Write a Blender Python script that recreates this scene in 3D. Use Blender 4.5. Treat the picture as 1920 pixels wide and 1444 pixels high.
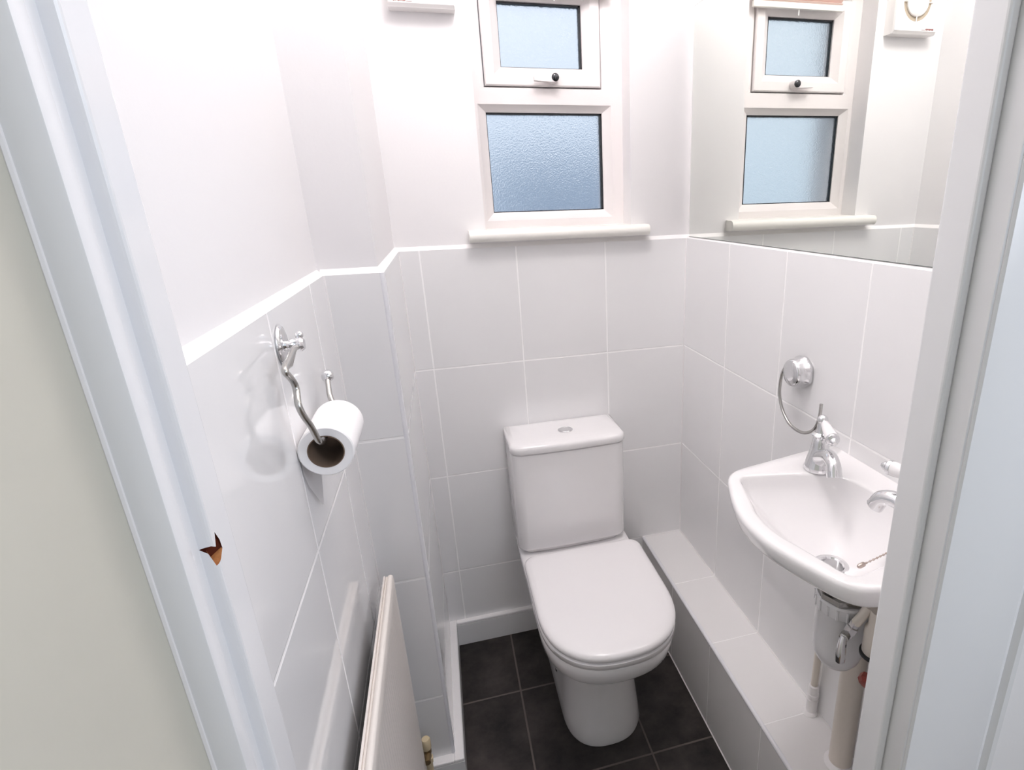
import bpy, bmesh, math, random
from mathutils import Vector, Matrix, Euler
for o in list(bpy.data.objects): bpy.data.objects.remove(o)
random.seed(7)
sc = bpy.context.scene
C = bpy.context.collection
PI = math.pi

# ------------------------------------------------------------------ camera
CAM = Vector((-.7074, -1.5962, 1.3791)); YAW, PITCH, ROLL = -.2643, -.3303, -.0281
FPX, PX, PY = 1064.9, 1125.5, 738.3
fwd = Vector((-math.sin(YAW)*math.cos(PITCH), math.cos(YAW)*math.cos(PITCH), math.sin(PITCH)))
rgt = Vector((math.cos(YAW), math.sin(YAW), 0)); upv = rgt.cross(fwd)
r2 = rgt*math.cos(ROLL)+upv*math.sin(ROLL); u2 = -rgt*math.sin(ROLL)+upv*math.cos(ROLL)
cd = bpy.data.cameras.new('camera'); cam = bpy.data.objects.new('camera', cd); C.objects.link(cam)
cam.matrix_world = Matrix(((r2.x, u2.x, -fwd.x, CAM.x), (r2.y, u2.y, -fwd.y, CAM.y), (r2.z, u2.z, -fwd.z, CAM.z), (0, 0, 0, 1)))
cd.sensor_fit = 'HORIZONTAL'; cd.sensor_width = 36; cd.lens = FPX/1920*36
cd.shift_x = (960-PX)/1920; cd.shift_y = (PY-722)/1920
cd.clip_start = .01; cd.clip_end = 100
sc.camera = cam

# ------------------------------------------------------------------ light and exposure
sc.view_settings.view_transform = 'Standard'; sc.view_settings.look = 'None'
sc.view_settings.gamma = 1; sc.view_settings.use_curve_mapping = False
sc.view_settings.exposure = 0.42
try:
    sc.cycles.use_denoising = True
    sc.cycles.max_bounces = 14; sc.cycles.diffuse_bounces = 8; sc.cycles.glossy_bounces = 6; sc.cycles.transmission_bounces = 8
    sc.cycles.sample_clamp_indirect = 8
    sc.cycles.caustics_reflective = False
except Exception: pass
W = bpy.data.worlds.new('overcast_sky'); sc.world = W; W.use_nodes = True
wn = W.node_tree; bg = wn.nodes['Background']
wtc = wn.nodes.new('ShaderNodeTexCoord'); wsx = wn.nodes.new('ShaderNodeSeparateXYZ')
wr = wn.nodes.new('ShaderNodeValToRGB'); wr.color_ramp.elements[0].position = .45; wr.color_ramp.elements[1].position = .75
wr.color_ramp.elements[0].color = (.55, .66, .80, 1); wr.color_ramp.elements[1].color = (.88, .92, 1.0, 1)
wma = wn.nodes.new('ShaderNodeMath'); wma.operation = 'MULTIPLY_ADD'; wma.inputs[1].default_value = .5; wma.inputs[2].default_value = .5
wn.links.new(wtc.outputs['Generated'], wsx.inputs[0]); wn.links.new(wsx.outputs['Z'], wma.inputs[0]); wn.links.new(wma.outputs[0], wr.inputs[0])
wn.links.new(wr.outputs[0], bg.inputs['Color']); bg.inputs['Strength'].default_value = .85

def area(name, loc, target, sx, sy, power, col, spread=PI):
    l = bpy.data.lights.new(name, 'AREA'); l.shape = 'RECTANGLE'; l.size = sx; l.size_y = sy; l.energy = power; l.color = col
    l.spread = spread
    o = bpy.data.objects.new(name, l); C.objects.link(o); o.location = loc
    o.rotation_euler = (Vector(target)-Vector(loc)).to_track_quat('-Z', 'Y').to_euler(); return o
# the ceiling lamp of the cloakroom, daylight falling into the hall, an added fill from the rear
lamp = bpy.data.lights.new('ceiling_lamp_light', 'POINT'); lamp.shadow_soft_size = .13; lamp.energy = 13.5; lamp.color = (1, .965, .965)
lo = bpy.data.objects.new('ceiling_lamp_light', lamp); C.objects.link(lo); lo.location = (-.46, -.68, 2.36)
area('hall_daylight', (.80, -2.0, 1.75), (-.8, -1.15, 1.1), .8, 1.2, 15, (.84, .89, 1.0))
area('hall_rear_fill', (.30, -3.2, 1.75), (-.5, -1.0, 1.1), 1.0, 1.3, 7, (.74, .84, 1.0))  # added fill lamp behind the camera, no window is modelled here

# ------------------------------------------------------------------ helpers
def tag(o, label=None, cat=None, group=None, kind=None):
    if label: o['label'] = label
    if cat: o['category'] = cat
    if group: o['group'] = group
    if kind: o['kind'] = kind
    return o
def link(name, bm, mats, parent=None, smooth=True, angle=40, recalc=True):
    if recalc: bmesh.ops.recalc_face_normals(bm, faces=bm.faces)
    me = bpy.data.meshes.new(name); bm.to_mesh(me); bm.free()
    if not isinstance(mats, (list, tuple)): mats = [mats]
    for m in mats: me.materials.append(m)
    o = bpy.data.objects.new(name, me); C.objects.link(o)
    if parent: o.parent = parent
    if smooth:
        for p in me.polygons: p.use_smooth = True
        try: me.set_sharp_from_angle(angle=math.radians(angle))
        except Exception: pass
    return o
def thing(name, label, cat, loc=(0, 0, 0), group=None):
    o = bpy.data.objects.new(name, None); C.objects.link(o); o.location = loc; o.empty_display_size = .05
    tag(o, label, cat, group); return o
def child(name, bm, mats, root, **k):
    """mesh given in world coordinates, parented to a thing whose base is at root.location"""
    bmesh.ops.translate(bm, verts=bm.verts, vec=-Vector(root_world(root)))
    return link(name, bm, mats, root, **k)
def root_world(o):
    v = Vector(o.location)
    while o.parent: o = o.parent; v += Vector(o.location)
    return v
def box(bm, x0, x1, y0, y1, z0, z1, mi=0, bevel=0, seg=2):
    vs = [bm.verts.new(p) for p in ((x0,y0,z0),(x1,y0,z0),(x1,y1,z0),(x0,y1,z0),(x0,y0,z1),(x1,y0,z1),(x1,y1,z1),(x0,y1,z1))]
    fs = [bm.faces.new([vs[i] for i in f]) for f in ((0,3,2,1),(4,5,6,7),(0,1,5,4),(1,2,6,5),(2,3,7,6),(3,0,4,7))]
    for f in fs: f.material_index = mi
    if bevel:
        es = list({e for f in fs for e in f.edges})
        r = bmesh.ops.bevel(bm, geom=es, offset=bevel, segments=seg, profile=.5, affect='EDGES', clamp_overlap=True)
        for f in r['faces']: f.material_index = mi
    return vs
def quad(bm, pts, mi=0):
    f = bm.faces.new([bm.verts.new(p) for p in pts]); f.material_index = mi; return f
def loft(bm, rings, cap0=True, cap1=True, mi=0, closed=True):
    vr = [[bm.verts.new(p) for p in r] for r in rings]; n = len(vr[0])
    for a, b in zip(vr, vr[1:]):
        for i in range(n if closed else n-1):
            f = bm.faces.new((a[i], a[(i+1) % n], b[(i+1) % n], b[i])); f.material_index = mi
    if cap0: bm.faces.new(list(reversed(vr[0]))).material_index = mi
    if cap1: bm.faces.new(vr[-1]).material_index = mi
    return vr
def frame(d):
    d = Vector(d).normalized(); a = Vector((0, 0, 1)) if abs(d.z) < .9 else Vector((1, 0, 0))
    u = d.cross(a).normalized(); return u, d.cross(u).normalized()
def lathe(bm, prof, base, axis=(0, 0, 1), n=24, mi=0, cap=True, phase=0):
    u, v = frame(axis); ax = Vector(axis).normalized(); base = Vector(base)
    rings = [[base+ax*h+(u*math.cos(phase+2*PI*i/n)+v*math.sin(phase+2*PI*i/n))*max(r, 1e-4) for i in range(n)] for r, h in prof]
    return loft(bm, rings, cap, cap, mi)
def spline(pts, k=8):
    P = [Vector(p) for p in pts]; P = [P[0]*2-P[1]]+P+[P[-1]*2-P[-2]]; out = []
    for i in range(1, len(P)-2):
        for j in range(k):
            t = j/k; a, b, c, d = P[i-1], P[i], P[i+1], P[i+2]
            out.append(.5*((2*b)+(c-a)*t+(2*a-5*b+4*c-d)*t*t+(3*b-a-3*c+d)*t**3))
    out.append(P[-2]); return out
def tube(bm, pts, r, n=12, mi=0, smooth=8):
    P = spline(pts, smooth) if smooth else [Vector(p) for p in pts]
    m = len(P); rs = r if callable(r) else (lambda t: r)
    t0 = (P[1]-P[0]).normalized(); u, v = frame(t0); rings = []
    for i, p in enumerate(P):
        t = (P[min(i+1, m-1)]-P[max(i-1, 0)]).normalized()
        u = (u-t*u.dot(t)).normalized(); v = t.cross(u)
        rr = rs(i/(m-1)); rings.append([p+(u*math.cos(2*PI*k/n)+v*math.sin(2*PI*k/n))*rr for k in range(n)])
    return loft(bm, rings, True, True, mi)
def sphere(bm, c, r, mi=0, n=16):
    lathe(bm, [(r*math.sin(PI*i/10), -r*math.cos(PI*i/10)) for i in range(11)], c, n=n, mi=mi)

# ------------------------------------------------------------------ materials
def mat(name, col, rough=.5, metal=0, spec=.5, bump=None, vary=0, coat=0, trans=0):
    m = bpy.data.materials.new(name); m.use_nodes = True; nt = m.node_tree; b = nt.nodes['Principled BSDF']
    b.inputs['Base Color'].default_value = (*col, 1); b.inputs['Roughness'].default_value = rough; b.inputs['Metallic'].default_value = metal
    b.inputs['Specular IOR Level'].default_value = spec
    if coat: b.inputs['Coat Weight'].default_value = coat; b.inputs['Coat Roughness'].default_value = .04
    if trans: b.inputs['Transmission Weight'].default_value = trans
    tc = nt.nodes.new('ShaderNodeTexCoord')
    if bump:
        sc_, st, dist = bump; n = nt.nodes.new('ShaderNodeTexNoise'); n.inputs['Scale'].default_value = sc_; n.inputs['Detail'].default_value = 4
        nt.links.new(tc.outputs['Object'], n.inputs['Vector'])
        bp = nt.nodes.new('ShaderNodeBump'); bp.inputs['Strength'].default_value = st; bp.inputs['Distance'].default_value = dist
        nt.links.new(n.outputs['Fac'], bp.inputs['Height']); nt.links.new(bp.outputs[0], b.inputs['Normal'])
    if vary:
        n = nt.nodes.new('ShaderNodeTexNoise'); n.inputs['Scale'].default_value = 6; n.inputs['Detail'].default_value = 5
        nt.links.new(tc.outputs['Object'], n.inputs['Vector'])
        mx = nt.nodes.new('ShaderNodeMix'); mx.data_type = 'RGBA'
        mx.inputs[6].default_value = (*[c*(1-vary) for c in col], 1); mx.inputs[7].default_value = (*[min(1, c*(1+vary)) for c in col], 1)
        nt.links.new(n.outputs['Fac'], mx.inputs[0]); nt.links.new(mx.outputs[2], b.inputs['Base Color'])
    return m
def tile_mat(name, col, grout, ulines=None, vlines=None, g=.0021, rough=.1, vary=.02, floor=False, depth=.0012, spec=.5):
    """ulines = (axis, first, step, low, high): the joints across that axis; vlines likewise"""
    m = bpy.data.materials.new(name); m.use_nodes = True; nt = m.node_tree; b = nt.nodes['Principled BSDF']; L = nt.links
    tc = nt.nodes.new('ShaderNodeTexCoord'); sx = nt.nodes.new('ShaderNodeSeparateXYZ'); L.new(tc.outputs['Object'], sx.inputs[0])
    def M(op, a, c=None, d=None):
        n = nt.nodes.new('ShaderNodeMath'); n.operation = op
        for i, q in enumerate((a, c, d)):
            if q is None: continue
            if isinstance(q, (int, float)): n.inputs[i].default_value = q
            else: L.new(q, n.inputs[i])
        return n.outputs[0]
    mask = None
    for spec_ in (ulines, vlines):
        if not spec_: continue
        ax, first, step, lo_, hi_ = spec_
        c = sx.outputs[ax]
        f = M('FRACT', M('ADD', M('DIVIDE', M('SUBTRACT', c, first), step), 50.0))
        d = M('MULTIPLY', M('SUBTRACT', .5, M('ABSOLUTE', M('SUBTRACT', f, .5))), step)
        mr = nt.nodes.new('ShaderNodeMapRange'); mr.interpolation_type = 'SMOOTHSTEP'
        mr.inputs[1].default_value = g*.7; mr.inputs[2].default_value = g*1.3; mr.inputs[3].default_value = 1; mr.inputs[4].default_value = 0
        L.new(d, mr.inputs[0]); k = M('MULTIPLY', mr.outputs[0], M('MULTIPLY', M('GREATER_THAN', c, lo_), M('LESS_THAN', c, hi_)))
        mask = k if mask is None else M('MAXIMUM', mask, k)
    n = nt.nodes.new('ShaderNodeTexNoise'); n.inputs['Scale'].default_value = 7 if floor else 4; n.inputs['Detail'].default_value = 8 if floor else 3
    if floor: n.inputs['Roughness'].default_value = .68
    L.new(tc.outputs['Object'], n.inputs['Vector'])
    mx = nt.nodes.new('ShaderNodeMix'); mx.data_type = 'RGBA'; L.new(n.outputs['Fac'], mx.inputs[0])
    mx.inputs[6].default_value = (*[c*(1-vary) for c in col], 1); mx.inputs[7].default_value = (*[min(1, c*(1+vary)) for c in col], 1)
    if floor:
        cr = nt.nodes.new('ShaderNodeMapRange'); cr.inputs[1].default_value = .34; cr.inputs[2].default_value = .68; L.new(n.outputs['Fac'], cr.inputs[0]); L.new(cr.outputs[0], mx.inputs[0])
    mg = nt.nodes.new('ShaderNodeMix'); mg.data_type = 'RGBA'; L.new(mx.outputs[2], mg.inputs[6]); mg.inputs[7].default_value = (*grout, 1)
    h = None
    if mask is not None:
        L.new(mask, mg.inputs[0]); h = M('SUBTRACT', 1.0, mask)
        r = M('ADD', M('MULTIPLY', mask, .6-rough), rough); L.new(r, b.inputs['Roughness'])
    else:
        mg.inputs[0].default_value = 0; b.inputs['Roughness'].default_value = rough
    L.new(mg.outputs[2], b.inputs['Base Color']); b.inputs['Specular IOR Level'].default_value = spec
    if h is not None:
        if floor: h = M('ADD', h, M('MULTIPLY', n.outputs['Fac'], .8))
        bp = nt.nodes.new('ShaderNodeBump'); bp.inputs['Strength'].default_value = .5; bp.inputs['Distance'].default_value = depth
        L.new(h, bp.inputs['Height']); L.new(bp.outputs[0], b.inputs['Normal'])
    return m
TILE, GROUT = (.815, .81, .815), (.95, .94, .94)
M = {}
M['plaster'] = mat('white_painted_plaster', (.80, .785, .79), .55, bump=(180, .12, .001))
M['ceiling'] = mat('white_ceiling_paint', (.88, .87, .86), .7)
M['filler'] = mat('white_filler', (.90, .88, .88), .45)
M['silicone'] = mat('white_silicone', (.80, .78, .78), .35)
M['tile_back'] = tile_mat('white_tile_back', TILE, GROUT, ('X', -.2492, .2528, -2, -.05), ('Z', .9407, .333, .15, 1.2))
M['tile_right'] = tile_mat('white_tile_right', TILE, GROUT, ('Y', -.2685, .2528, -3, -.05), ('Z', .9407, .333, .15, 1.2))
M['tile_left'] = tile_mat('white_tile_left', TILE, GROUT, ('Y', -.857, .2528, -3, -.05), ('Z', .9407, .333, .15, 1.2), rough=.07, g=.0026)
M['tile_boxing'] = tile_mat('white_tile_boxing', TILE, GROUT, None, ('Z', .9407, .333, .15, 1.2), g=.0026)
M['tile_ledge'] = tile_mat('white_tile_ledge', (.83, .815, .81), GROUT, ('Y', -.2685, .2528, -3, -.05), None, g=.0014)
M['tile_skirt'] = mat('white_skirting_tile', TILE, .2)
M['tile_floor'] = tile_mat('dark_slate_floor_tile', (.034, .028, .026), (.12, .10, .09), ('X', -.616, .303, -3, 3), ('Y', -.2575, .304, -3, 3), g=.0026, rough=.48, vary=.75, floor=True, depth=.002, spec=.3)
M['trim'] = mat('white_tile_trim', (.80, .80, .83), .22)
M['upvc'] = mat('white_window_plastic', (.78, .74, .735), .28)
M['sill'] = mat('cream_sill_paint', (.86, .845, .80), .35)
M['gasket'] = mat('black_rubber_gasket', (.012, .014, .018), .5)
M['gloss'] = mat('white_gloss_paint', (.80, .80, .815), .24, bump=(60, .06, .001))
M['hall'] = mat('cream_hall_plaster', (.56, .545, .475), .65, bump=(14, .35, .004), vary=.08)
M['hallfloor'] = mat('brown_hall_floor', (.16, .11, .07), .5)
M['ceramic'] = mat('white_glazed_ceramic', (.86, .845, .85), .07, coat=.3)
M['seat'] = mat('white_seat_plastic', (.86, .84, .845), .13)
M['chrome'] = mat('chrome', (.78, .78, .79), .09, 1)
M['chrome_dull'] = mat('brushed_chrome', (.50, .49, .47), .25, 1)
M['gunmetal'] = mat('dark_polished_metal', (.07, .07, .075), .12, 1)
M['mirror'] = mat('mirror_silver', (.905, .925, .885), .0, 1)
M['mirror_edge'] = mat('mirror_edge_glass', (.22, .25, .23), .2)
M['plastic'] = mat('white_fan_plastic', (.82, .795, .785), .35)
M['fan_in'] = mat('beige_fan_recess', (.42, .35, .27), .6)
M['fan_dark'] = mat('dark_fan_slot', (.05, .035, .02), .7)
M['logo'] = mat('red_brown_print', (.28, .10, .09), .5)
M['paper'] = mat('white_tissue_paper', (.88, .865, .865), .95, spec=.1, bump=(300, .2, .0006))
M['card'] = mat('brown_cardboard', (.19, .135, .10), .9, spec=.1)
M['radiator'] = mat('cream_radiator_enamel', (.80, .745, .70), .3)
M['back'] = mat('gap_shade_grey', (.11, .10, .10), .7)  # dark tone stands in for the shade behind the radiator
M['well'] = mat('dull_grey_metal', (.16, .155, .145), .5, .3)
M['valve'] = mat('yellowed_valve_plastic', (.70, .58, .38), .45)
M['brass'] = mat('tarnished_brass', (.30, .21, .11), .4, .8)
M['dark'] = mat('dark_rubber', (.03, .03, .03), .6)
M['pipe'] = mat('cream_painted_pipe', (.72, .66, .59), .4)
M['wpipe'] = mat('white_plastic_pipe', (.80, .78, .78), .3)
M['trap'] = mat('white_trap_plastic', (.78, .77, .78), .25)
M['red'] = mat('red_valve_handle', (.30, .035, .02), .45)
M['wood'] = mat('bare_splintered_wood', (.38, .16, .06), .85, spec=.1, bump=(90, .8, .003), vary=.4)
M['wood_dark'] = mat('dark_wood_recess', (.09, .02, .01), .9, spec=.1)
M['cord'] = mat('white_cord', (.85, .85, .83), .7)
M['blind'] = mat('pale_pink_blind_fabric', (.82, .66, .62), .8, vary=.2)
M['chain'] = mat('dull_bead_chain', (.50, .42, .38), .35, .8)
M['render_wall'] = mat('grey_rendered_garden_wall', (.46, .54, .64), .9)
M['ground'] = mat('grey_paving', (.25, .27, .29), .9)
def glass(name):
    m = bpy.data.materials.new(name); m.use_nodes = True; nt = m.node_tree; b = nt.nodes['Principled BSDF']
    b.inputs['Base Color'].default_value = (.93, .965, 1, 1); b.inputs['Roughness'].default_value = .38; b.inputs['Transmission Weight'].default_value = 1; b.inputs['IOR'].default_value = 1.3
    tc = nt.nodes.new('ShaderNodeTexCoord'); n = nt.nodes.new('ShaderNodeTexVoronoi'); n.feature = 'SMOOTH_F1'; n.inputs['Scale'].default_value = 300
    nt.links.new(tc.outputs['Object'], n.inputs['Vector']); bp = nt.nodes.new('ShaderNodeBump'); bp.inputs['Strength'].default_value = .45; bp.inputs['Distance'].default_value = .003
    nt.links.new(n.outputs['Distance'], bp.inputs['Height']); nt.links.new(bp.outputs[0], b.inputs['Normal']); return m
M['glass'] = glass('frosted_glass')

T = 1.2635; CH = .010; HT = 2.50
LX, BX, BY = -.908, -.806, -.4835
WX0, WX1, WZ0, WZ1 = -.578, -.168, 1.300, 1.965
FY0, FY1 = -1.218, -1.173          # hall face and room face of the front wall

# ------------------------------------------------------------------ structure
def struct(name, bm, mats, **k): return tag(link(name, bm, mats, **k), kind='structure')
bm = bmesh.new(); box(bm, -1.1, .15, -1.25, .12, -.06, 0); struct('floor', bm, M['tile_floor'], smooth=False)
bm = bmesh.new(); box(bm, -1.1, .15, FY1, .3, HT, HT+.06); struct('ceiling', bm, M['ceiling'], smooth=False)
# back wall with the window opening
bm = bmesh.new(); pb = CH
for a in ((-1.1, WX0, 0, HT), (WX1, .15, 0, HT), (WX0, WX1, 0, WZ0), (WX0, WX1, WZ1, HT)):
    box(bm, a[0], a[1], pb, .26, a[2], a[3], 0)
box(bm, -1.0, .02, 0, pb+.02, 0, T, 1)
quad(bm, [(-1, 0, T), (.02, 0, T), (.02, CH, T+CH), (-1, CH, T+CH)], 2)
struct('wall_back', bm, [M['plaster'], M['tile_back'], M['filler']], smooth=False, recalc=False)
# right wall
bm = bmesh.new(); box(bm, CH, .15, FY1, .02, 0, HT, 0); box(bm, 0, CH+.02, FY1, .005, 0, T, 1)
quad(bm, [(0, FY1, T), (CH, FY1, T+CH), (CH, .01, T+CH), (0, .01, T)], 2)
struct('wall_right', bm, [M['plaster'], M['tile_right'], M['filler']], smooth=False, recalc=False)
# left wall
bm = bmesh.new(); box(bm, LX-.15, LX-CH, FY1, .02, 0, HT, 0); box(bm, LX-CH-.02, LX, FY1, .005, 0, T, 1)
quad(bm, [(LX, FY1, T), (LX, .01, T), (LX-CH, .01, T+CH), (LX-CH, FY1, T+CH)], 2)
struct('wall_left', bm, [M['plaster'], M['tile_left'], M['filler']], smooth=False, recalc=False)
# boxed-in corner
bm = bmesh.new(); box(bm, LX-.03, BX-CH, BY+CH, .015, 0, HT, 0)
box(bm, LX-.005, BX, BY, .005, 0, T, 1)
quad(bm, [(LX-.005, BY, T), (BX, BY, T), (BX-CH, BY+CH, T+CH), (LX-.005, BY+CH, T+CH)], 2)
quad(bm, [(BX, BY, T), (BX, .01, T), (BX-CH, .01, T+CH), (BX-CH, BY+CH, T+CH)], 2)
struct('wall_boxing', bm, [M['plaster'], M['tile_boxing'], M['filler']], smooth=False, recalc=False)
# tiled pipe ledge along the right wall
LDX, LDZ = -.1394, .2747
bm = bmesh.new(); box(bm, LDX, .005, FY1, .005, 0, LDZ)
struct('wall_ledge', bm, M['tile_ledge'], smooth=False)
def qround(bm, p, axis, length, r, mi=0, n=12):
    u = {'x': (1, 0, 0), 'y': (0, 1, 0), 'z': (0, 0, 1)}[axis]; lathe(bm, [(r, 0), (r, length)], p, u, n=n, mi=mi)
bm = bmesh.new(); qround(bm, (LDX+.004, FY1, LDZ-.004), 'y', -FY1, .0055); struct('trim_1', bm, M['trim'])
bm = bmesh.new(); qround(bm, (BX-.004, BY+.004, 0), 'z', T, .0055); struct('trim_2', bm, M['trim'])
bm = bmesh.new()   # silicone beads in the inner corners
def bead(a, b, r=.0028): tube(bm, [a, b], r, 8, smooth=0)
bead((0, 0, LDZ), (0, 0, T)); bead((BX, 0, .09), (BX, 0, T), .0022); bead((LX, BY, .09), (LX, BY, T), .003)
bead((0, FY1, LDZ), (0, 0, LDZ)); bead((LDX, 0, LDZ), (0, 0, LDZ)); bead((LDX, FY1, .001), (LDX, 0, .001), .0025)
struct('trim_3', bm, M['silicone'])
# skirting: tiled, with a white bead along the top
def skirting(name, boxes):
    bm = bmesh.new()
    for x0, x1, y0, y1 in boxes:
        box(bm, x0, x1, y0, y1, 0, .078, 0); box(bm, x0, x1, y0-.0, y1, .078, .089, 1, .003, 2)
    struct(name, bm, [M['tile_skirt'], M['filler']], smooth=False)
SK = .022
skirting('baseboard_back', [(BX+SK, LDX, -.016, .002)])
skirting('baseboard_left', [(BX-.002, BX+SK, BY-SK, .002), (LX, BX-.002, BY-SK, BY+.002)])
# front wall, hall
OX0, OX1, OZ = -.888, -.265, 2.03
bm = bmesh.new(); 
for a in ((-1.06, OX0, 0, HT), (OX1, 1.0, 0, HT), (OX0, OX1, OZ, HT)): box(bm, a[0], a[1], FY0, FY1, a[2], a[3])
struct('wall_front', bm, M['plaster'], smooth=False)
bm = bmesh.new(); box(bm, -1.06, -.9036, -3.5, FY0, 0, HT); struct('wall_hall_left', bm, M['hall'], smooth=False)
bm = bmesh.new(); box(bm, .9, 1.0, -3.5, FY0, 0, HT); struct('wall_hall_right', bm, M['hall'], smooth=False)
bm = bmesh.new(); box(bm, -1.06, 1.0, -3.6, -3.5, 0, HT); struct('wall_hall_end', bm, M['hall'], smooth=False)
bm = bmesh.new(); box(bm, -1.06, 1.0, -3.6, FY1, HT, HT+.06); struct('ceiling_hall', bm, M['ceiling'], smooth=False)
bm = bmesh.new(); box(bm, -1.06, 1.0, -3.6, -1.25, -.06, 0); struct('floor_hall', bm, M['hallfloor'], smooth=False)

# ------------------------------------------------------------------ door frame
JL, JR = -.884, -.269; SL, SR = -.875, -.280; D0, D1, D2 = -1.171, -1.208, -1.233
bm = bmesh.new()
box(bm, JL-.02, JL, D2+.003, D0, 0, OZ-.01, 0, .002); box(bm, JR, JR+.02, D2+.003, D0, 0, OZ-.01, 0, .002); box(bm, JL-.02, JR+.02, D2+.003, D0, OZ-.03, OZ-.01, 0, .002)
door = tag(link('door_1', bm, M['gloss'], smooth=True, angle=30), kind='structure')
bm = bmesh.new()
box(bm, JR-.0005, SR, D1, D0-.002, 0, OZ-.04, 0, .003, 3)
box(bm, JL-.003, SL, D1, D0-.002, 0, OZ-.04, 0, .003, 3)
box(bm, SL, SR, D1, D0-.002, OZ-.052, OZ-.03, 0, .003, 3)
stop = child('door_stop', bm, [M['gloss'], M['wood'], M['wood_dark']], door, angle=30)
# the torn-out notch in the left stop where a strike plate sat: cut with a jagged solid, bare wood inside
bm = bmesh.new()
wd, nd, c0 = Vector((.7071, .7071, 0)), Vector((-.7071, .7071, 0)), Vector((SL+.0008, D1+.0012, 1.161))
star = [(-.0085, .0030), (-.0020, .0035), (.0005, .0015), (.0030, .0105), (.0072, .0030), (.0082, -.0060), (.0035, -.0080), (-.0020, -.0105), (-.0040, -.0010)]
rings_ = []
for dn, k in ((-.012, 1.0), (.0035, .95), (.0085, .62)):
    rings_.append([c0+wd*(w*k*1.2)+nd*dn+Vector((0, 0, z*k*1.15)) for w, z in star])
vr = loft(bm, rings_)
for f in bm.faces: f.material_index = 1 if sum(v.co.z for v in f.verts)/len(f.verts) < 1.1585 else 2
cut = link('notch_cutter', bm, [M['gloss'], M['wood'], M['wood_dark']], smooth=False)
md = stop.modifiers.new('notch', 'BOOLEAN'); md.operation = 'DIFFERENCE'; md.object = cut; md.solver = 'EXACT'
bpy.context.view_layer.update()
me_ = bpy.data.meshes.new_from_object(stop.evaluated_get(bpy.context.evaluated_depsgraph_get()))
stop.modifiers.clear(); stop.data = me_
for p in me_.polygons: p.use_smooth = False
try: me_.attributes.remove(me_.attributes['custom_normal'])
except Exception: pass
stop.data = me_; bpy.data.objects.remove(cut)
bm = bmesh.new(); tube(bm, [(-.9030, D2+.0005, 0), (-.9030, D2+.0005, OZ)], .0022, 8, smooth=0); struct('trim_4', bm, M['silicone'])
bm = bmesh.new(); box(bm, -.9036, JL+.001, D2, FY0, 0, OZ+.04, 0, .002); child('architrave', bm, M['gloss'], door, angle=30)
bm = bmesh.new()
prof = [(-.2666, FY0), (-.2666, D2+.002), (-.2646, D2), (-.156, D2), (-.152, D2+.002), (-.146, D2+.004), (-.140, D2-.001), (-.134, D2-.002), (-.130, D2+.002), (-.129, FY0)]
loft(bm, [[(x, y, 0) for x, y in prof], [(x, y, OZ+.04) for x, y in prof]]); child('architrave', bm, M['gloss'], door, angle=30)
bm = bmesh.new(); box(bm, -.9036, -.129, D2, FY0, OZ-.01, OZ+.10, 0, .002); child('architrave', bm, M['gloss'], door, angle=30)

# ------------------------------------------------------------------ window
WY = .078      # inner face of the frame
def mitred(bm, x0, x1, z0, z1, w, prof, mi=0):
    """rectangular frame swept with a profile: list of (inset, y)"""
    rings = []
    for ins, y in prof:
        rings.append([(x0+ins, y, z0+ins), (x1-ins, y, z0+ins), (x1-ins, y, z1-ins), (x0+ins, y, z1-ins)])
    loft(bm, rings, False, False, mi)
FX0, FX1, FZ0, FZ1 = -.600, -.163, WZ0-.006, 1.975
TR0, TR1 = 1.624, 1.696       # transom
USX0, USX1, USZ0, USZ1 = -.5415, -.2290, 1.666, 1.908
bm = bmesh.new()
SPL = 1.652
def sided(prof, x0, x1, z0, z1, ix0, ix1, iz0, iz1):
    loft(bm, [[(x0+ix0*k, y, z0+iz0*k), (x1-ix1*k, y, z0+iz0*k), (x1-ix1*k, y, z1-iz1*k), (x0+ix0*k, y, z1-iz1*k)] for k, y in prof], False, False)
sided(((0, WY+.06), (0, WY), (.62, WY), (.68, WY+.004), (1, WY+.016), (1, WY+.06)), FX0, FX1, FZ0, SPL, .056, .060, .056, .047)
sided(((0, WY+.06), (0, WY), (.80, WY), (.93, WY+.003), (1, WY+.005), (1, WY+.06)), FX0, FX1, SPL, FZ1, USX0-.0025-FX0, FX1-USX1-.003, USZ0-.0025-SPL, FZ1-USZ1-.003)
win = tag(link('window_1', bm, M['upvc'], angle=25), kind='structure')
GX0, GX1, GZ0, GZ1 = FX0+.056, FX1-.060, FZ0+.056, SPL-.047
bm = bmesh.new(); mitred(bm, USX0, USX1, USZ0, USZ1, .05, [(0, WY+.05), (0, WY-.001), (.003, WY-.004), (.026, WY-.004), (.030, WY), (.046, WY+.014), (.046, WY+.05)])
sash = child('opening_sash', bm, M['upvc'], win, angle=25)
def pane(x0, x1, z0, z1, par):
    bm = bmesh.new(); g = .0045
    for a in ((x0, x1, z1-g, z1), (x0, x1, z0, z0+g*.5), (x0, x0+g*.4, z0, z1), (x1-g*1.3, x1, z0, z1)): box(bm, a[0], a[1], WY+.020, WY+.034, a[2], a[3])
    child('gasket', bm, M['gasket'], par, smooth=False)
    bm = bmesh.new(); box(bm, x0-.005, x1+.005, WY+.026, WY+.030, z0-.005, z1+.005); child('glass_pane', bm, M['glass'], par, smooth=False)
pane(GX0, GX1, GZ0, GZ1, win); pane(USX0+.046, USX1-.046, USZ0+.046, USZ1-.046, sash)
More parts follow.
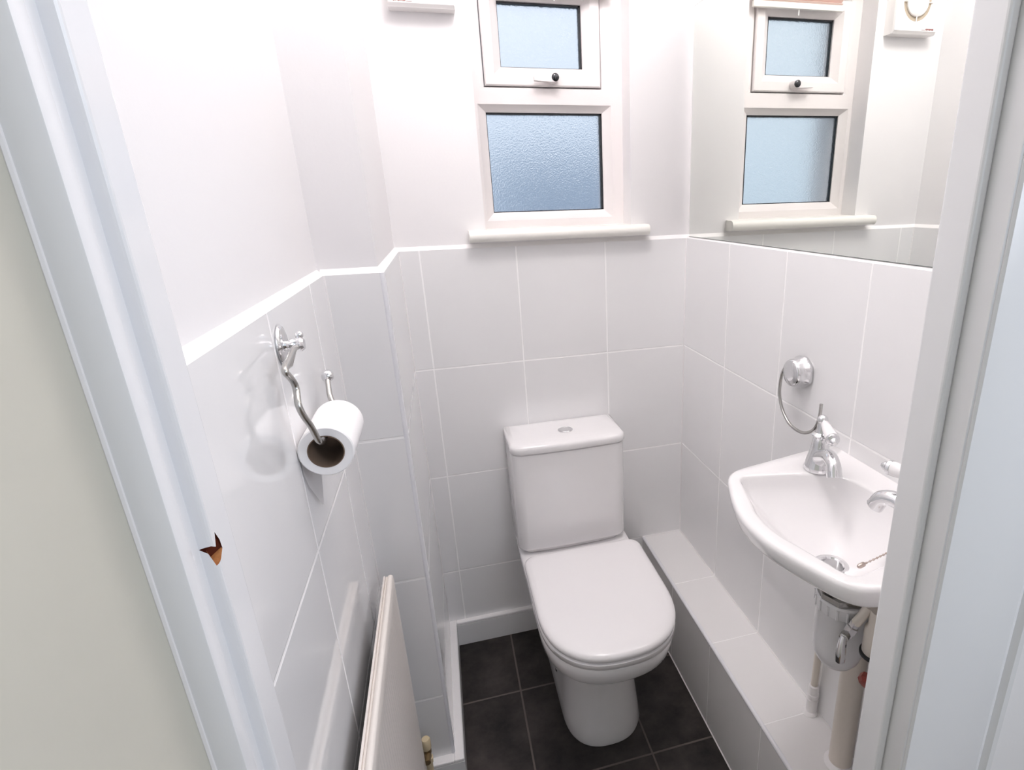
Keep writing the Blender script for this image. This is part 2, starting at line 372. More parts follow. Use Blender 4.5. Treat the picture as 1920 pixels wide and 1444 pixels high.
# handle on the sash
bm = bmesh.new()
hx, hz, hy = -.364, 1.684, WY-.004
def oval(cx, cz, a, b, y, n=20): return [(cx+a*math.cos(2*PI*i/n), y, cz+b*math.sin(2*PI*i/n)) for i in range(n)]
loft(bm, [oval(hx, hz, .0165, .0125, hy), oval(hx, hz, .0155, .0120, hy-.016), oval(hx-.001, hz, .0135, .0100, hy-.024)])
loft(bm, [[(hx+.004, hy-.010, hz-.011), (hx+.004, hy-.026, hz-.011), (hx+.004, hy-.026, hz+.009), (hx+.004, hy-.010, hz+.009)],
          [(hx-.026, hy-.014, hz-.011), (hx-.026, hy-.026, hz-.010), (hx-.026, hy-.026, hz+.004), (hx-.026, hy-.014, hz+.004)],
          [(hx-.052, hy-.014, hz-.009), (hx-.052, hy-.024, hz-.008), (hx-.052, hy-.024, hz+.001), (hx-.052, hy-.014, hz+.001)]])
hd = child('window_handle', bm, M['upvc'], win, angle=50)
bm = bmesh.new(); lathe(bm, [(.0098, 0), (.0098, .004), (.0075, .006), (.003, .0068)], (hx+.004, hy-.023, hz), (0, -1, 0)); child('lock_button', bm, M['gunmetal'], hd)
# sill board
bm = bmesh.new(); SZ0, SZ1 = 1.279, 1.3085
pr_ = [(.085, SZ0), (-.022, SZ0)]+[(-.022-.0145*math.sin(PI*i/10), SZ0+.01475*(1-math.cos(PI*i/10))) for i in range(1, 10)]+[(-.022, SZ1), (.085, SZ1)]
def sillring(x, ins=0): return [(x, y if y > 0 else y+ins, z) for y, z in pr_]
loft(bm, [sillring(-.624), sillring(-.126)])
# keep the wings outside the opening in front of the plaster
bmesh.ops.bisect_plane(bm, geom=bm.verts[:]+bm.edges[:]+bm.faces[:], plane_co=(0, CH+.002, 0), plane_no=(0, 1, 0), clear_outer=True)
bmesh.ops.holes_fill(bm, edges=bm.edges, sides=40)
box(bm, WX0-.002, WX1+.002, CH, WY+.01, SZ0+.004, SZ1)
child('window_sill', bm, M['sill'], win, angle=50)
# pleated blind drawn up at the head of the sash
bl = thing('pleated_blind', 'pale pleated blind drawn up at the top of the window sash', 'blind', (-.35, WY-.02, 1.87))
bm = bmesh.new(); box(bm, -.495, -.205, WY-.026, WY-.013, 1.873, 1.888, 0, .002); child('bottom_rail', bm, M['sill'], bl, angle=30)
bm = bmesh.new(); rr = []
for i in range(15): rr.append([(-.493, WY-.026 if i % 2 else WY-.015, 1.888+i*.0045), (-.207, WY-.026 if i % 2 else WY-.015, 1.888+i*.0045)])
loft(bm, rr, False, False, closed=False); child('pleated_fabric', bm, M['blind'], bl, smooth=False)
bm = bmesh.new(); tube(bm, [(-.352, WY-.02, 1.873), (-.352, WY-.02, 1.858)], .0016, 6, smooth=0); child('pull_cord', bm, M['cord'], bl)

# what lies outside, behind the frosted glass
bm = bmesh.new(); box(bm, -6, 8, .3, 12, -.4, -.3); struct('ground', bm, M['ground'], smooth=False)
bm = bmesh.new(); box(bm, -.42, 6, 2.0, 2.2, -.3, 1.66); tag(link('garden_wall', bm, M['render_wall'], smooth=False), 'grey rendered wall standing outside, behind the frosted window', 'wall')

# ------------------------------------------------------------------ mirror
mr_ = thing('mirror', 'large frameless wall mirror on the right wall above the tiles', 'mirror', (CH, -.6, 1.274))
MY0, MY1, MZ0, MZ1, MXF = -1.16, -.012, 1.2685, 1.845, .003
bm = bmesh.new(); box(bm, MXF, CH, MY0, MY1, MZ0, MZ1); child('backing_glass', bm, M['mirror_edge'], mr_, smooth=False)
bm = bmesh.new(); quad(bm, [(MXF-.0006, MY1-.001, MZ0+.001), (MXF-.0006, MY0, MZ0+.001), (MXF-.0006, MY0, MZ1-.001), (MXF-.0006, MY1-.001, MZ1-.001)]); child('silvered_face', bm, M['mirror'], mr_, smooth=False)

# ------------------------------------------------------------------ extractor fan
FXa, FXb, FZa, FZb, FYf = -.754, -.606, 1.805, 1.957, -.030
fan = thing('extractor_fan', 'square white extractor fan high on the back wall left of the window', 'extractor fan', (-.68, CH, 1.869))
fcx, fcz = -.680, 1.884; N = 40
bm = bmesh.new()
box(bm, FXa, FXb, FYf+.006, CH, FZa, FZb, 0)
def sq(i):   # the square outline sampled by angle
    a = 2*PI*i/N; c, s = math.cos(a), math.sin(a); k = .072/max(abs(c), abs(s)); return (fcx+c*k, fcz+s*k)
def circ(i, r): a = 2*PI*i/N; return (fcx+r*math.cos(a), fcz+r*math.sin(a))
o1 = [(fcx+(sq(i)[0]-fcx)*1.028, FYf+.006, fcz-.003+(sq(i)[1]-fcz)*1.05) for i in range(N)]
loft(bm, [o1, [(sq(i)[0], FYf, sq(i)[1]) for i in range(N)], [(circ(i, .050)[0], FYf, circ(i, .050)[1]) for i in range(N)], [(circ(i, .047)[0], FYf+.005, circ(i, .047)[1]) for i in range(N)]], False, False)
child('fan_casing', bm, M['plastic'], fan, angle=30)
bm = bmesh.new(); loft(bm, [[(circ(i, .050)[0], FYf+.0045, circ(i, .050)[1]) for i in range(N)], [(circ(i, .034)[0], FYf+.0055, circ(i, .034)[1]) for i in range(N)]], False, True); child('air_slot', bm, M['fan_in'], fan)
bm = bmesh.new(); loft(bm, [[(circ(i, .036)[0], FYf+.005, circ(i, .036)[1]) for i in range(N)], [(circ(i, .036)[0], FYf+.0005, circ(i, .036)[1]) for i in range(N)], [(circ(i, .033)[0], FYf-.002, circ(i, .033)[1]) for i in range(N)], [(circ(i, .012)[0], FYf-.003, circ(i, .012)[1]) for i in range(N)]], False, True); child('centre_disc', bm, M['plastic'], fan)
for k in range(4):
    bm = bmesh.new(); a = k*PI/2
    c, s = math.cos(a), math.sin(a); p0 = Vector((fcx+.033*c, FYf+.001, fcz+.033*s)); p1 = Vector((fcx+.051*c, FYf+.001, fcz+.051*s))
    tube(bm, [p0, p1], .0014, 6, smooth=0); child('spoke', bm, M['plastic'], fan)
bm = bmesh.new()
for i in range(8): 
    x = -.742+i*.0035; box(bm, x, x+.0026, FYf-.0006, FYf+.0004, 1.8145+.0006*(i % 3), 1.8195-.0005*(i % 2))
box(bm, -.713, -.701, FYf-.0006, FYf+.0004, 1.8145, 1.8152)
child('logo', bm, M['logo'], fan, smooth=False)['label'] = 'tiny reddish-brown lettering'

# ------------------------------------------------------------------ toilet
TX = -.407
wc = thing('toilet', 'white close-coupled toilet with closed lid standing against the back wall', 'toilet', (TX, -.3, 0))
def dring(hw, yb, yf, z, rb=.03, nose=.20, n=2.45, m=56):
    """D outline in plan: square back with rounded corners, rounded front"""
    nose = min(nose, (yb-yf)*.95); ym = yf+nose; pts = []
    for i in range(m//2+1):
        t = PI*i/(m//2); c, s = math.cos(t), math.sin(t)
        pts.append((TX+hw*math.copysign(abs(c)**(2/n), c), ym-nose*abs(s)**(2/n), z))
    for k in range(1, 4): pts.append((TX-hw, ym+(yb-rb-ym)*k/4, z))
    for i in range(9):
        a = PI*i/16; pts.append((TX-hw+rb-rb*math.cos(a), yb-rb+rb*math.sin(a), z))
    for i in range(9):
        a = PI/2+PI*i/16; pts.append((TX+hw-rb-rb*math.cos(a), yb-rb+rb*math.sin(a), z))
    for k in range(3, 0, -1): pts.append((TX+hw, ym+(yb-rb-ym)*k/4, z))
    return pts
bm = bmesh.new()
loft(bm, [dring(0.1060, -.03, -.506, .001, .03, .13), dring(0.1080, -.03, -.508, .012, .03, .13), dring(0.1040, -.03, -.502, .05, .03, .13), dring(0.0980, -.03, -.490, .13, .03, .13),
          dring(0.0970, -.03, -.488, .20, .03, .13), dring(0.1020, -.03, -.498, .250, .03, .14), dring(.108, -.03, -.520, .278, .03, .16), dring(.132, -.028, -.572, .298, .03, .19), dring(.152, -.024, -.612, .318, .03, .20),
          dring(.163, -.02, -.634, .345, .03, .20), dring(.166, -.018, -.643, .372, .03, .20), dring(.166, -.018, -.645, .388, .03, .20), dring(.163, -.018, -.642, .3945, .03, .20), dring(.150, -.03, -.628, .396, .03, .19)])
child('pan', bm, M['ceramic'], wc, angle=60)
bm = bmesh.new(); loft(bm, [dring(.163, -.245, -.644, .3965, .035, .20), dring(.1675, -.243, -.651, .400, .035, .20), dring(.168, -.243, -.652, .413, .035, .20), dring(.164, -.245, -.646, .4165, .035, .20)]); child('seat', bm, M['seat'], wc, angle=60)
bm = bmesh.new(); loft(bm, [dring(.161, -.232, -.645, .4175, .035, .20), dring(.167, -.228, -.652, .421, .035, .20), dring(.168, -.227, -.653, .429, .035, .20), dring(.1665, -.228, -.651, .4345, .034, .20), dring(.161, -.233, -.645, .4385, .032, .198), dring(.149, -.244, -.630, .4405, .03, .185), dring(.11, -.28, -.58, .4415, .03, .15)]); child('lid', bm, M['seat'], wc, angle=60)
for s in (-1, 1):
    bm = bmesh.new(); lathe(bm, [(.009, -.022), (.010, -.02), (.010, .02), (.009, .022)], (TX+s*.075, -.219, .410), (1, 0, 0), 16); child('hinge', bm, M['seat'], wc)
bm = bmesh.new(); lathe(bm, [(.008, 0), (.007, .004), (.003, .0065)], (TX-.0985, -.285, .075), (-1, 0, .15), 16); child('fixing_cap', bm, M['chrome'], wc)
CX = -.413
def cring(hw, yb, yf, z, r=.03, bow=.008, m=10):
    pts = []
    for i in range(m+1): a = PI*i/2/m; pts.append((CX+hw-r+r*math.sin(a), yf+r-r*math.cos(a), z))
    pts += [(CX+hw, yb, z), (CX-hw, yb, z)]
    for i in range(m+1): a = PI/2*(1-i/m); pts.append((CX-hw+r-r*math.sin(a), yf+r-r*math.cos(a), z))
    for i in range(1, 8):
        t = i/8; pts.append((CX-hw+r+(2*hw-2*r)*t, yf, z))
    return [(x, y-bow*(1-((x-CX)/hw)**2)*(1 if y < yf+r*.98 else 0), z) for x, y, z in pts]
bm = bmesh.new()
loft(bm, [cring(.150, -.012, -.150, .397), cring(.154, -.010, -.156, .409), cring(.1615, -.008, -.165, .4135), cring(.163, -.007, -.167, .420), cring(.1635, -.006, -.168, .60), cring(.163, -.005, -.168, .7165), cring(.158, -.008, -.162, .7195)]); child('cistern', bm, M['ceramic'], wc, angle=50)
bm = bmesh.new()
loft(bm, [cring(.158, -.008, -.162, .7205), cring(.165, -.004, -.170, .721), cring(.1662, -.003, -.172, .724), cring(.166, -.002, -.172, .735), cring(.1645, -.003, -.170, .741), cring(.159, -.006, -.164, .745), cring(.148, -.014, -.152, .7475), cring(.12, -.03, -.13, .7485, .02, .004)]); child('cistern_lid', bm, M['ceramic'], wc, angle=50)
bm = bmesh.new(); lathe(bm, [(.0215, 0), (.0215, .0018), (.0195, .0032), (.0165, .0026), (.0155, .0018), (.001, .0022)], (-.410, -.098, .7485)); child('flush_button', bm, M['chrome'], wc)

# ------------------------------------------------------------------ basin
YC = -.940
bs = thing('basin', 'small white wall-hung basin with two chrome taps on the right wall', 'basin', (0, YC, .9))
OUT = [(-.0005, .214), (-.06, .2075), (-.12, .197), (-.18, .186), (-.2248, .1775), (-.246, .168), (-.261, .150), (-.274, .120), (-.289, .080), (-.300, .040), (-.304, 0)]
INN = [(-.056, 0), (-.058, .040), (-.0655, .078), (-.090, .105), (-.12, .120), (-.155, .131), (-.20, .141), (-.230, .146), (-.243, .138), (-.2525, .105), (-.264, .065), (-.274, .033), (-.277, 0)]
def sym(half, rev=False):
    """half outline (x, s) -> closed loop left side then right side"""
    a = [(x, YC+s) for x, s in half]; b = [(x, YC-s) for x, s in reversed(half) if s > 1e-6]; return a+b
def resample(loop, n):
    P = [Vector((x, y, 0)) for x, y in loop]; P.append(P[0]); d = [0]
    for a, b in zip(P, P[1:]): d.append(d[-1]+(b-a).length)
    out = []; j = 0
    for i in range(n):
        t = d[-1]*i/n
        while d[j+1] < t: j += 1
        k = (t-d[j])/(d[j+1]-d[j]); out.append(P[j].lerp(P[j+1], k))
    return out
def bysmooth(half, k=6):
    """smooth the half outline except at its ends"""
    return [(p.x, p.y) for p in spline([(x, s, 0) for x, s in half], k)]
outl = sym(bysmooth(OUT)); outl = outl[:]            # starts at wall-left, goes round the front to wall-right
inn = sym(bysmooth(INN))
CB = Vector((-.150, YC, 0)); NB = 120
def polar(loop, n):
    """resample a star-shaped loop by angle about the bowl centre"""
    P = [(x-CB.x, y-CB.y) for x, y in loop]; res = []
    for i in range(n):
        a = 2*PI*i/n; dx, dy = math.cos(a), math.sin(a); best = 0
        for (x1, y1), (x2, y2) in zip(P, P[1:]+P[:1]):
            den = dx*(y2-y1)-dy*(x2-x1)
            if abs(den) < 1e-12: continue
            t = (x1*(y2-y1)-y1*(x2-x1))/den; u = (x1*dy-y1*dx)/den
            if t > 0 and -1e-6 <= u <= 1+1e-6: best = max(best, t)
        res.append((best*dx, best*dy))
    return res
PO = polar(outl, NB); PI_ = polar(inn, NB)
def ring(src, k, z, c=(CB.x, CB.y), off=0, clampx=True):
    out = []
    for x, y in src:
        l = math.hypot(x, y); f = k+off/l; X = c[0]+x*f
        out.append((min(X, -.0005), c[1]+y*f, z))
    return out
def mixring(a, b, t, z):
    return [(min(CB.x+x1*(1-t)+x2*t, -.0005), CB.y+y1*(1-t)+y2*t, z) for (x1, y1), (x2, y2) in zip(a, b)]
RZ = .909
circle = [(.0235*math.cos(2*PI*i/NB), .021*math.sin(2*PI*i/NB)) for i in range(NB)]
inner = [mixring(PI_, circle, t, z) for t, z in ((.0, RZ-.002), (.012, RZ-.0045), (.03, RZ-.010), (.06, RZ-.019), (.11, RZ-.029), (.20, RZ-.040), (.32, RZ-.053), (.48, RZ-.069), (.66, RZ-.0835), (.82, RZ-.0945), (.94, RZ-.1010), (1, RZ-.103))]
wallc = (-.10, YC)
def under(k, z, cx):
    return [(min(cx+(CB.x+x-cx)*k, -.0005), CB.y+y*k, z) for x, y in PO]
outer = [under(k, RZ-d, 0) for k, d in ((.26, .134), (.38, .130), (.50, .118), (.61, .100), (.70, .087), (.77, .0705), (.825, .0595), (.885, .0485), (.93, .0405), (.958, .0355), (.975, .0325), (.986, .0280), (.993, .0215), (.999, .0130), (1, .007), (.994, .0025), (.982, .0005))]
rim = [mixring(PO, PI_, .45, RZ+.0004), mixring(PO, PI_, .80, RZ+.0002), mixring(PO, PI_, .94, RZ-.0004)]
bm = bmesh.new(); loft(bm, outer+rim+inner, True, False)
# raised strip at the wall
child('bowl', bm, M['ceramic'], bs, angle=70)
bm = bmesh.new(); bz = RZ-.104
lathe(bm, [(.0275, .0003), (.028, .0025), (.0265, .0035), (.021, .0034), (.0187, .001), (.018, -.012), (.018, -.03)], (CB.x, CB.y, bz), n=32, cap=False); dr = child('waste_ring', bm, M['chrome'], bs)
bm = bmesh.new(); lathe(bm, [(.0182, -.022), (.004, -.023)], (CB.x, CB.y, bz), n=24); child('drain_well', bm, M['well'], bs)
# plug chain hanging over the front of the bowl from the far tap hole
bm = bmesh.new()
cpts = spline([(-.190, -1.046, .8875), (-.150, -1.039, .8905), (-.117, -1.033, .895), (-.092, -1.027, .909), (-.078, -1.024, .911)], 12)
for p in cpts[3::2]: sphere(bm, p, .0017, n=8)
tube(bm, cpts, .0008, 6, smooth=0)
ch = child('plug_chain', bm, M['chain'], bs)
bm = bmesh.new(); d = (cpts[0]-cpts[3]).normalized(); lathe(bm, [(.0018, -.004), (.0034, -.002), (.0036, .006), (.0022, .009)], cpts[1], d, 12); child('chain_end', bm, M['chain'], ch)
# taps
def tap(bx, by, sgn, label, tilt=-.2, ll=0.):
    t = thing('pillar_tap', label, 'tap', (bx, by, RZ), 'chrome pillar taps on the basin')
    dirv = Vector((-.34, -.94*sgn, 0)).normalized()
    bm = bmesh.new()
    lathe(bm, [(.0245, 0), (.0255, .003), (.0240, .008), (.0215, .018), (.0185, .030), (.0160, .040), (.0155, .0415), (.0150, .046), (.0140, .054), (.0128, .060), (.0120, .061), (.0120, .063), (.0155, .0645), (.0165, .067), (.0150, .069), (.0100, .071), (.0080, .078), (.0085, .084), (.0075, .088), (.003, .089)], (bx, by, RZ), n=32)
    child('tap_body', bm, M['chrome'], t, angle=35)
    bm = bmesh.new(); b = Vector((bx, by, RZ))
    P = [b+dirv*.004+Vector((0, 0, .022)), b+dirv*.028+Vector((0, 0, .036)), b+dirv*.054+Vector((0, 0, .047)), b+dirv*.076+Vector((0, 0, .043)), b+dirv*.086+Vector((0, 0, .026))]
    tube(bm, P, lambda q: .0160-.0045*min(1, q*1.4)+.0015*max(0, q-.7)*3, 16); child('spout', bm, M['chrome'], t, angle=60)
    # lever
    top = b+Vector((0, 0, .094)); bm = bmesh.new(); sphere(bm, top, .0095); tube(bm, [top-Vector((0, 0, .012)), top], .006, 12, smooth=0); 
    lv = dirv+Vector((0, 0, tilt)); lv.normalize()
    lathe(bm, [(.0045, .006), (.0045, .013)], top, lv, 14); child('lever_hub', bm, M['chrome'], t)
    bm = bmesh.new(); lathe(bm, [(.0060, .012), (.0075, .014), (.0092, .030), (.0112, .055+ll), (.0106, .058+ll)], top, lv, 20); hnd = child('ceramic_lever', bm, M['ceramic'], t); hnd['label'] = 'white ceramic lever'
    bm = bmesh.new(); lathe(bm, [(r, h+ll) for r, h in ((.0110, .0575), (.0116, .060), (.0110, .063), (.0070, .066), (.0066, .069), (.0030, .073))], top, lv, 20); child('lever_cap', bm, M['chrome'], hnd)
    return t
tap(-.092, -.808, 1, 'chrome tap on the basin corner nearest the back wall, below the towel ring')
tap(-.092, -1.064, -1, 'chrome tap half hidden by the door frame, white lever pointing into the basin', .0, .012)

# ------------------------------------------------------------------ plumbing below the basin
tr = thing('bottle_trap', 'white plastic bottle trap hanging under the basin', 'bottle trap', (-.118, -.945, .6))
tcx, tcy = -.120, -.945; TZ = .603
bm = bmesh.new(); lathe(bm, [(.002, 0), (.016, .0015), (.028, .008), (.036, .020), (.0405, .036), (.042, .055), (.0425, .12), (.0435, .122)], (tcx, tcy, TZ), n=36); child('trap_bottle', bm, M['trap'], tr, angle=60)
bm = bmesh.new(); lathe(bm, [(.0435, .122), (.0450, .123), (.0455, .142), (.043, .145)], (tcx, tcy, TZ), n=18); 
for i in range(18):
    a = 2*PI*i/18; lathe(bm, [(.0022, 0), (.0022, .018)], (tcx+.0452*math.cos(a), tcy+.0452*math.sin(a), TZ+.123), n=6)
child('collar_nut', bm, M['trap'], tr, angle=30)
bm = bmesh.new(); lathe(bm, [(.036, 0), (.040, .002), (.040, .012), (.034, .015), (.030, .022)], (tcx-.004, tcy, TZ+.143), n=8); child('waste_flange', bm, M['chrome_dull'], tr, angle=30)
bm = bmesh.new(); tube(bm, [(tcx+.036, tcy+.004, .69), (-.062, tcy+.022, .69), (-.036, -.905, .688), (-.0325, -.897, .674), (-.0325, -.897, .6635)], .0165, 16); child('outlet_pipe', bm, M['trap'], tr)
# supply tails
sv = thing('isolation_valve', 'chrome isolation valve with a hanging lever in front of the white trap', 'valve', (-.150, -.992, .72))
bm = bmesh.new(); lathe(bm, [(.0085, 0), (.0085, .008), (.0100, .009), (.0100, .020), (.008, .021), (.008, .030)], (-.148, -.994, .712), (.25, -.2, .95), 6); child('valve_body', bm, M['chrome'], sv, angle=30)
bm = bmesh.new(); tube(bm, [(-.141, -1.000, .738), (-.135, -1.006, .757), (-.13, -1.01, .775)], .0075, 12); child('tap_tail', bm, M['pipe'], sv)
bm = bmesh.new(); lathe(bm, [(.0060, 0), (.0075, .003), (.0075, .012), (.005, .014)], (-.152, -.996, .718), (-.75, -.45, -.1), 12)
child('lever_pivot', bm, M['chrome_dull'], sv)
bm = bmesh.new()
lp = [Vector((-.163, -1.003, .722)), Vector((-.166, -1.005, .708)), Vector((-.167, -1.006, .690)), Vector((-.1665, -1.0055, .676))]
tube(bm, lp, lambda q: .0045+.0035*math.sin(PI*min(1, q*.75)), 12); child('valve_lever', bm, M['chrome'], sv)
tl = thing('tap_connector', 'white plastic tap connector with a dark ring beside the trap, under the basin', 'pipe', (-.085, -1.04, .70))
bm = bmesh.new(); lathe(bm, [(.019, 0), (.0205, .004), (.0205, .05), (.0165, .055), (.0165, .085)], (-.118, -1.024, .690), n=24); child('connector_body', bm, M['pipe'], tl, angle=40)
bm = bmesh.new(); lathe(bm, [(.019, -.002), (.0235, 0), (.0235, .004), (.0205, .006)], (-.118, -1.024, .692), n=24); child('rubber_ring', bm, M['dark'], tl, angle=40)
bm = bmesh.new(); tube(bm, [(-.118, -1.024, .69), (-.115, -1.027, .665), (-.080, -1.048, .63), (-.03, -1.050, .61), (-.001, -1.050, .608)], .0075, 10); child('supply_pipe', bm, M['brass'], tl)
rd = thing('stop_tap', 'dark red stop tap handle behind the white trap', 'valve', (-.05, -.955, .56))
bm = bmesh.new(); hx_ = Vector((-.058, -.972, .577)); ha_ = Vector((-.5, -.35, -.35))
lathe(bm, [(.010, 0), (.022, .003), (.024, .012), (.020, .019), (.009, .021)], hx_, ha_, 8); child('red_handle', bm, M['red'], rd, angle=30)
bm = bmesh.new(); lathe(bm, [(.008, -.03), (.008, 0)], hx_, ha_, 12); tube(bm, [(-.009, -.952, .590), (-.030, -.955, .590), (-.045, -.962, .585)], .008, 10, smooth=0)
tube(bm, [(-.009, -.952, .592), (-.009, -.952, .276)], .0075, 10, smooth=0); child('valve_stem', bm, M['brass'], rd)
wp = thing('waste_pipe', 'thick cream waste pipe rising from the tiled ledge to the trap', 'pipe', (-.0325, -.897, LDZ))
bm = bmesh.new(); lathe(bm, [(.0222, .001), (.0222, .345)], (-.0325, -.897, LDZ), n=28); child('pipe_length', bm, M['pipe'], wp)
bm = bmesh.new(); lathe(bm, [(.031, 0), (.028, .004), (.0235, .009)], (-.0325, -.897, LDZ+.0005), n=28); child('sealant_ring', bm, M['filler'], wp)
bm = bmesh.new(); lathe(bm, [(.024, 0), (.0255, .002), (.0255, .035), (.022, .0365)], (-.0325, -.897, LDZ+.346), n=28); child('pipe_socket', bm, M['trap'], wp)
sp = thing('supply_pipe', 'thin cream water pipe with a white joint rising from the ledge along the wall', 'pipe', (-.0145, -.775, LDZ))
bm = bmesh.new(); tube(bm, [(-.0145, -.775, LDZ+.07), (-.0145, -.776, .50), (-.016, -.778, .62), (-.020, -.782, .70), (-.030, -.790, .745)], .0075, 14, smooth=6); child('pipe_length', bm, M['pipe'], sp)
bm = bmesh.new(); lathe(bm, [(.0118, .001), (.0118, .034), (.0130, .035), (.0130, .040), (.0112, .041), (.0112, .047), (.0130, .048), (.0130, .054), (.0115, .056), (.0115, .070), (.0105, .076), (.008, .078)], (-.0145, -.775, LDZ), n=20); child('push_fit_joint', bm, M['wpipe'], sp, angle=35)
bm = bmesh.new(); lathe(bm, [(.0165, 0), (.0145, .003), (.0125, .006)], (-.0175, -.775, LDZ+.0005), n=24); child('sealant_ring', bm, M['filler'], sp)

# ------------------------------------------------------------------ towel ring
tg = thing('towel_ring', 'open chrome towel ring on the right wall above the basin', 'towel ring', (0, -.612, 1.03))
bm = bmesh.new(); oc = (0, -.614, 1.027)
rr_ = []
for r, h, lob in ((.0325, 0, .04), (.034, .003, .04), (.0330, .008, .045), (.0305, .014, .035), (.0292, .021, .012), (.0288, .027, 0), (.0275, .031, 0), (.0252, .0332, 0), (.012, .0345, 0), (.001, .0347, 0)):
    rr_.append([(oc[0]-h, oc[1]+r*(1+lob*math.cos(7*2*PI*i/64))*math.cos(2*PI*i/64), oc[2]+r*(1+lob*math.cos(7*2*PI*i/64))*math.sin(2*PI*i/64)) for i in range(64)])
loft(bm, rr_); child('rosette', bm, M['chrome'], tg, angle=40)
bm = bmesh.new(); rx = -.026
cpt = [(rx, -.596, 1.043), (rx, -.578, 1.020), (rx, -.572, .992), (rx, -.573, .965), (rx, -.587, .937), (rx, -.612, .917), (rx, -.640, .9105), (rx, -.672, .915), (rx, -.700, .934), (rx, -.712, .962), (rx, -.714, .992)]
tube(bm, cpt, .0033, 12); child('open_ring', bm, M['chrome_dull'], tg)

# ------------------------------------------------------------------ paper holder and roll
RX_, RZ_, RR, RC = -.8735, 1.083, .0335, .0215; RY0, RY1 = -.862, -.752
hp = thing('toilet_roll_holder', 'chrome wire toilet roll holder on the left wall', 'toilet roll holder', (LX, -.80, 1.2))
rc_ = Vector((LX, -.829, 1.2175))
bm = bmesh.new()
u_, v_ = Vector((0, 1, 0)), Vector((0, 0, 1)); nn = 36
def el(a, b, dx): return [rc_+Vector((dx, 0, 0))+u_*a*math.cos(2*PI*i/nn)+v_*b*math.sin(2*PI*i/nn) for i in range(nn)]
loft(bm, [el(.0215, .0255, .0003), el(.022, .026, .002), el(.0205, .0245, .0042), el(.017, .021, .0054), el(.009, .012, .006)]); child('wall_plate', bm, M['chrome'], hp, angle=50)
bm = bmesh.new(); kc = rc_+Vector((0, .006, -.001))
lathe(bm, [(.0062, .004), (.0056, .009), (.0085, .012), (.0092, .022), (.0065, .0255)], kc, (1, 0, 0), 20); kb = child('pivot_knob', bm, M['chrome'], hp)
bm = bmesh.new(); sphere(bm, kc+Vector((.020, .006, .0105)), .0052); child('knob_end', bm, M['chrome'], kb)
bm = bmesh.new()
wpts = [kc+Vector((.018, -.007, -.002)), (-.889, -.850, 1.2165), (-.888, -.884, 1.2125), (-.887, -.9100, 1.2095), (-.886, -.9165, 1.2055), (-.886, -.9067, 1.1985), (-.885, -.8970, 1.1884), (-.884, -.8960, 1.1779), (-.882, -.9085, 1.1648), (-.880, -.9064, 1.1505), (-.877, -.8960, 1.1328), (-.875, -.8910, 1.1190), (-.8735, -.8870, 1.1090), (-.8735, -.874, 1.1020), (-.8735, -.850, 1.1005), (-.8735, -.79, 1.1005), (-.8735, -.750, 1.1005), (-.876, -.742, 1.103), (-.880, -.738, 1.109), (-.884, -.728, 1.119), (-.8875, -.704, 1.135)]
tube(bm, wpts, lambda q: .0038, 12); child('wire_arm', bm, M['chrome_dull'], hp)
bm = bmesh.new(); quadpts = [Vector((-.8885, -.850, 1.2155)), Vector((-.887, -.908, 1.209)), Vector((-.8855, -.9056, 1.2055)), Vector((-.8845, -.8870, 1.2050)), Vector((-.887, -.852, 1.2115))]
bm.faces.new([bm.verts.new(p) for p in quadpts]); bmesh.ops.solidify(bm, geom=bm.faces[:], thickness=.0015); child('flat_blade', bm, M['chrome'], hp, smooth=False)
bm = bmesh.new(); sphere(bm, (-.888, -.6993, 1.139), .0092); child('ball_end', bm, M['chrome'], hp)
rl = thing('toilet_roll', 'white toilet paper roll hung on the chrome holder by the left wall', 'toilet roll', (RX_, RY0, RZ_))
bm = bmesh.new(); L_ = RY1-RY0
lathe(bm, [(RC+.0005, .0005), (RR-.0015, 0), (RR, .0015), (RR, L_-.0015), (RR-.0015, L_), (RC+.0005, L_-.0005)], (RX_, RY0, RZ_), (0, 1, 0), 64, cap=False); child('paper', bm, M['paper'], rl, angle=40)
bm = bmesh.new(); lathe(bm, [(RC+.0006, .0), (RC-.0006, -.0002), (RC-.0006, L_), (RC+.0006, L_)], (RX_, RY0, RZ_), (0, 1, 0), 48, cap=False); child('cardboard_core', bm, M['card'], rl, angle=40)['label'] = 'brown cardboard core'
bm = bmesh.new()   # the loose sheet hanging down against the wall, torn to a point
xs = RX_-RR+.0012
pl = [[(xs, RY0+.004, RZ_), (xs, RY1-.004, RZ_)], [(xs-.0003, RY0+.006, RZ_-.03), (xs-.0003, RY1-.004, RZ_-.03)], [(xs+.001, RY0+.014, RZ_-.052), (xs+.001, RY1-.010, RZ_-.045)], [(xs+.005, RY0+.046, RZ_-.098), (xs+.005, RY0+.052, RZ_-.096)]]
loft(bm, pl, False, False, closed=False); bmesh.ops.solidify(bm, geom=bm.faces[:], thickness=.0004); child('loose_sheet', bm, M['paper'], rl)

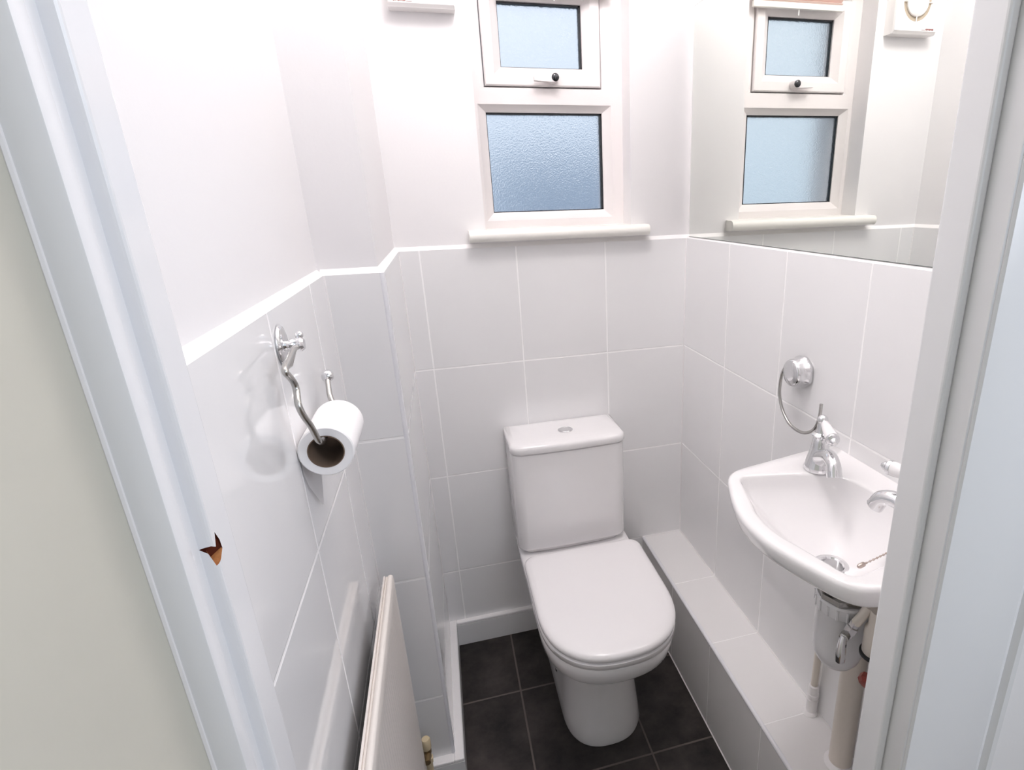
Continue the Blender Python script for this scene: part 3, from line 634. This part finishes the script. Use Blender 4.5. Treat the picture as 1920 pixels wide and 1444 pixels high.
# ------------------------------------------------------------------ radiator
RDX0, RDX1, RDY0, RDY1, RDZ0, RDZ1 = -.8845, -.8655, -1.150, -.556, .140, .679
rad = thing('radiator', 'cream single panel radiator on the left wall below the toilet roll', 'radiator', (-.875, -.85, .14))
bm = bmesh.new()
nf = 36; top = []; 
ys = [RDY0+(RDY1-RDY0)*i/(nf*4) for i in range(nf*4+1)]
def fx(i): return RDX1-.0008-(.0036 if i % 4 in (1, 2) else 0) if 6 < i < nf*4-6 else RDX1-.0008
zz = [RDZ0, RDZ0+.02, RDZ0+.035, RDZ1-.045, RDZ1-.03, RDZ1-.008, RDZ1-.003]
rows = []
for j, z in enumerate(zz):
    k = 1 if 2 <= j <= 3 else 0
    rows.append([((fx(i) if k else RDX1-.0008)+(-.0022 if j == 6 else 0), y, z) for i, y in enumerate(ys)])
loft(bm, rows, False, False, closed=False)
box(bm, RDX0+.006, RDX1-.0055, RDY0, RDY1, RDZ0, RDZ1-.004, 0, .003)
child('front_panel', bm, M['radiator'], rad, angle=35)
bm = bmesh.new(); tube(bm, [(RDX1-.0062, RDY0, RDZ1-.004), (RDX1-.0062, RDY1-.002, RDZ1-.004)], .0055, 12, smooth=0)
tube(bm, [(RDX1-.0132, RDY0, RDZ1-.004), (RDX1-.0132, RDY1-.001, RDZ1-.004)], .0022, 8, smooth=0); child('top_seam', bm, M['radiator'], rad)
bm = bmesh.new(); box(bm, RDX0, RDX0+.0035, RDY0, RDY1-.002, RDZ1-.022, RDZ1+.001, 0, .001); child('rear_rail', bm, M['radiator'], rad)
bm = bmesh.new(); box(bm, RDX0+.001, RDX0+.0055, RDY0+.002, RDY1-.004, RDZ0+.01, RDZ1-.023); child('back_shade_sheet', bm, M['back'], rad, smooth=False)  # sheet coloured dark to put shade into the gap at the wall
for yb in (-.66, -1.05):
    bm = bmesh.new(); box(bm, LX, RDX0+.002, yb-.015, yb+.015, .25, .42); child('wall_bracket', bm, M['radiator'], rad, smooth=False)
vx, vy = -.862, -.5285
bm = bmesh.new(); lathe(bm, [(.0095, 0), (.0105, .003), (.0105, .026), (.0085, .030)], (vx, vy, .176), n=20); vv = child('valve_cap', bm, M['valve'], rad, angle=40)
bm = bmesh.new(); lathe(bm, [(.008, 0), (.008, .012), (.0095, .013), (.0095, .026)], (vx, vy, .150), n=12); tube(bm, [(vx, RDY1, .163), (vx, vy, .163)], .008, 10, smooth=0); child('valve_body', bm, M['brass'], rad, angle=40)
bm = bmesh.new(); lathe(bm, [(.0115, .024), (.0115, .036), (.009, .038)], (vx, vy, .112), n=6); tube(bm, [(vx, vy, .001), (vx, vy, .137)], .0078, 12, smooth=0); child('valve_tail', bm, M['valve'], rad, angle=40)
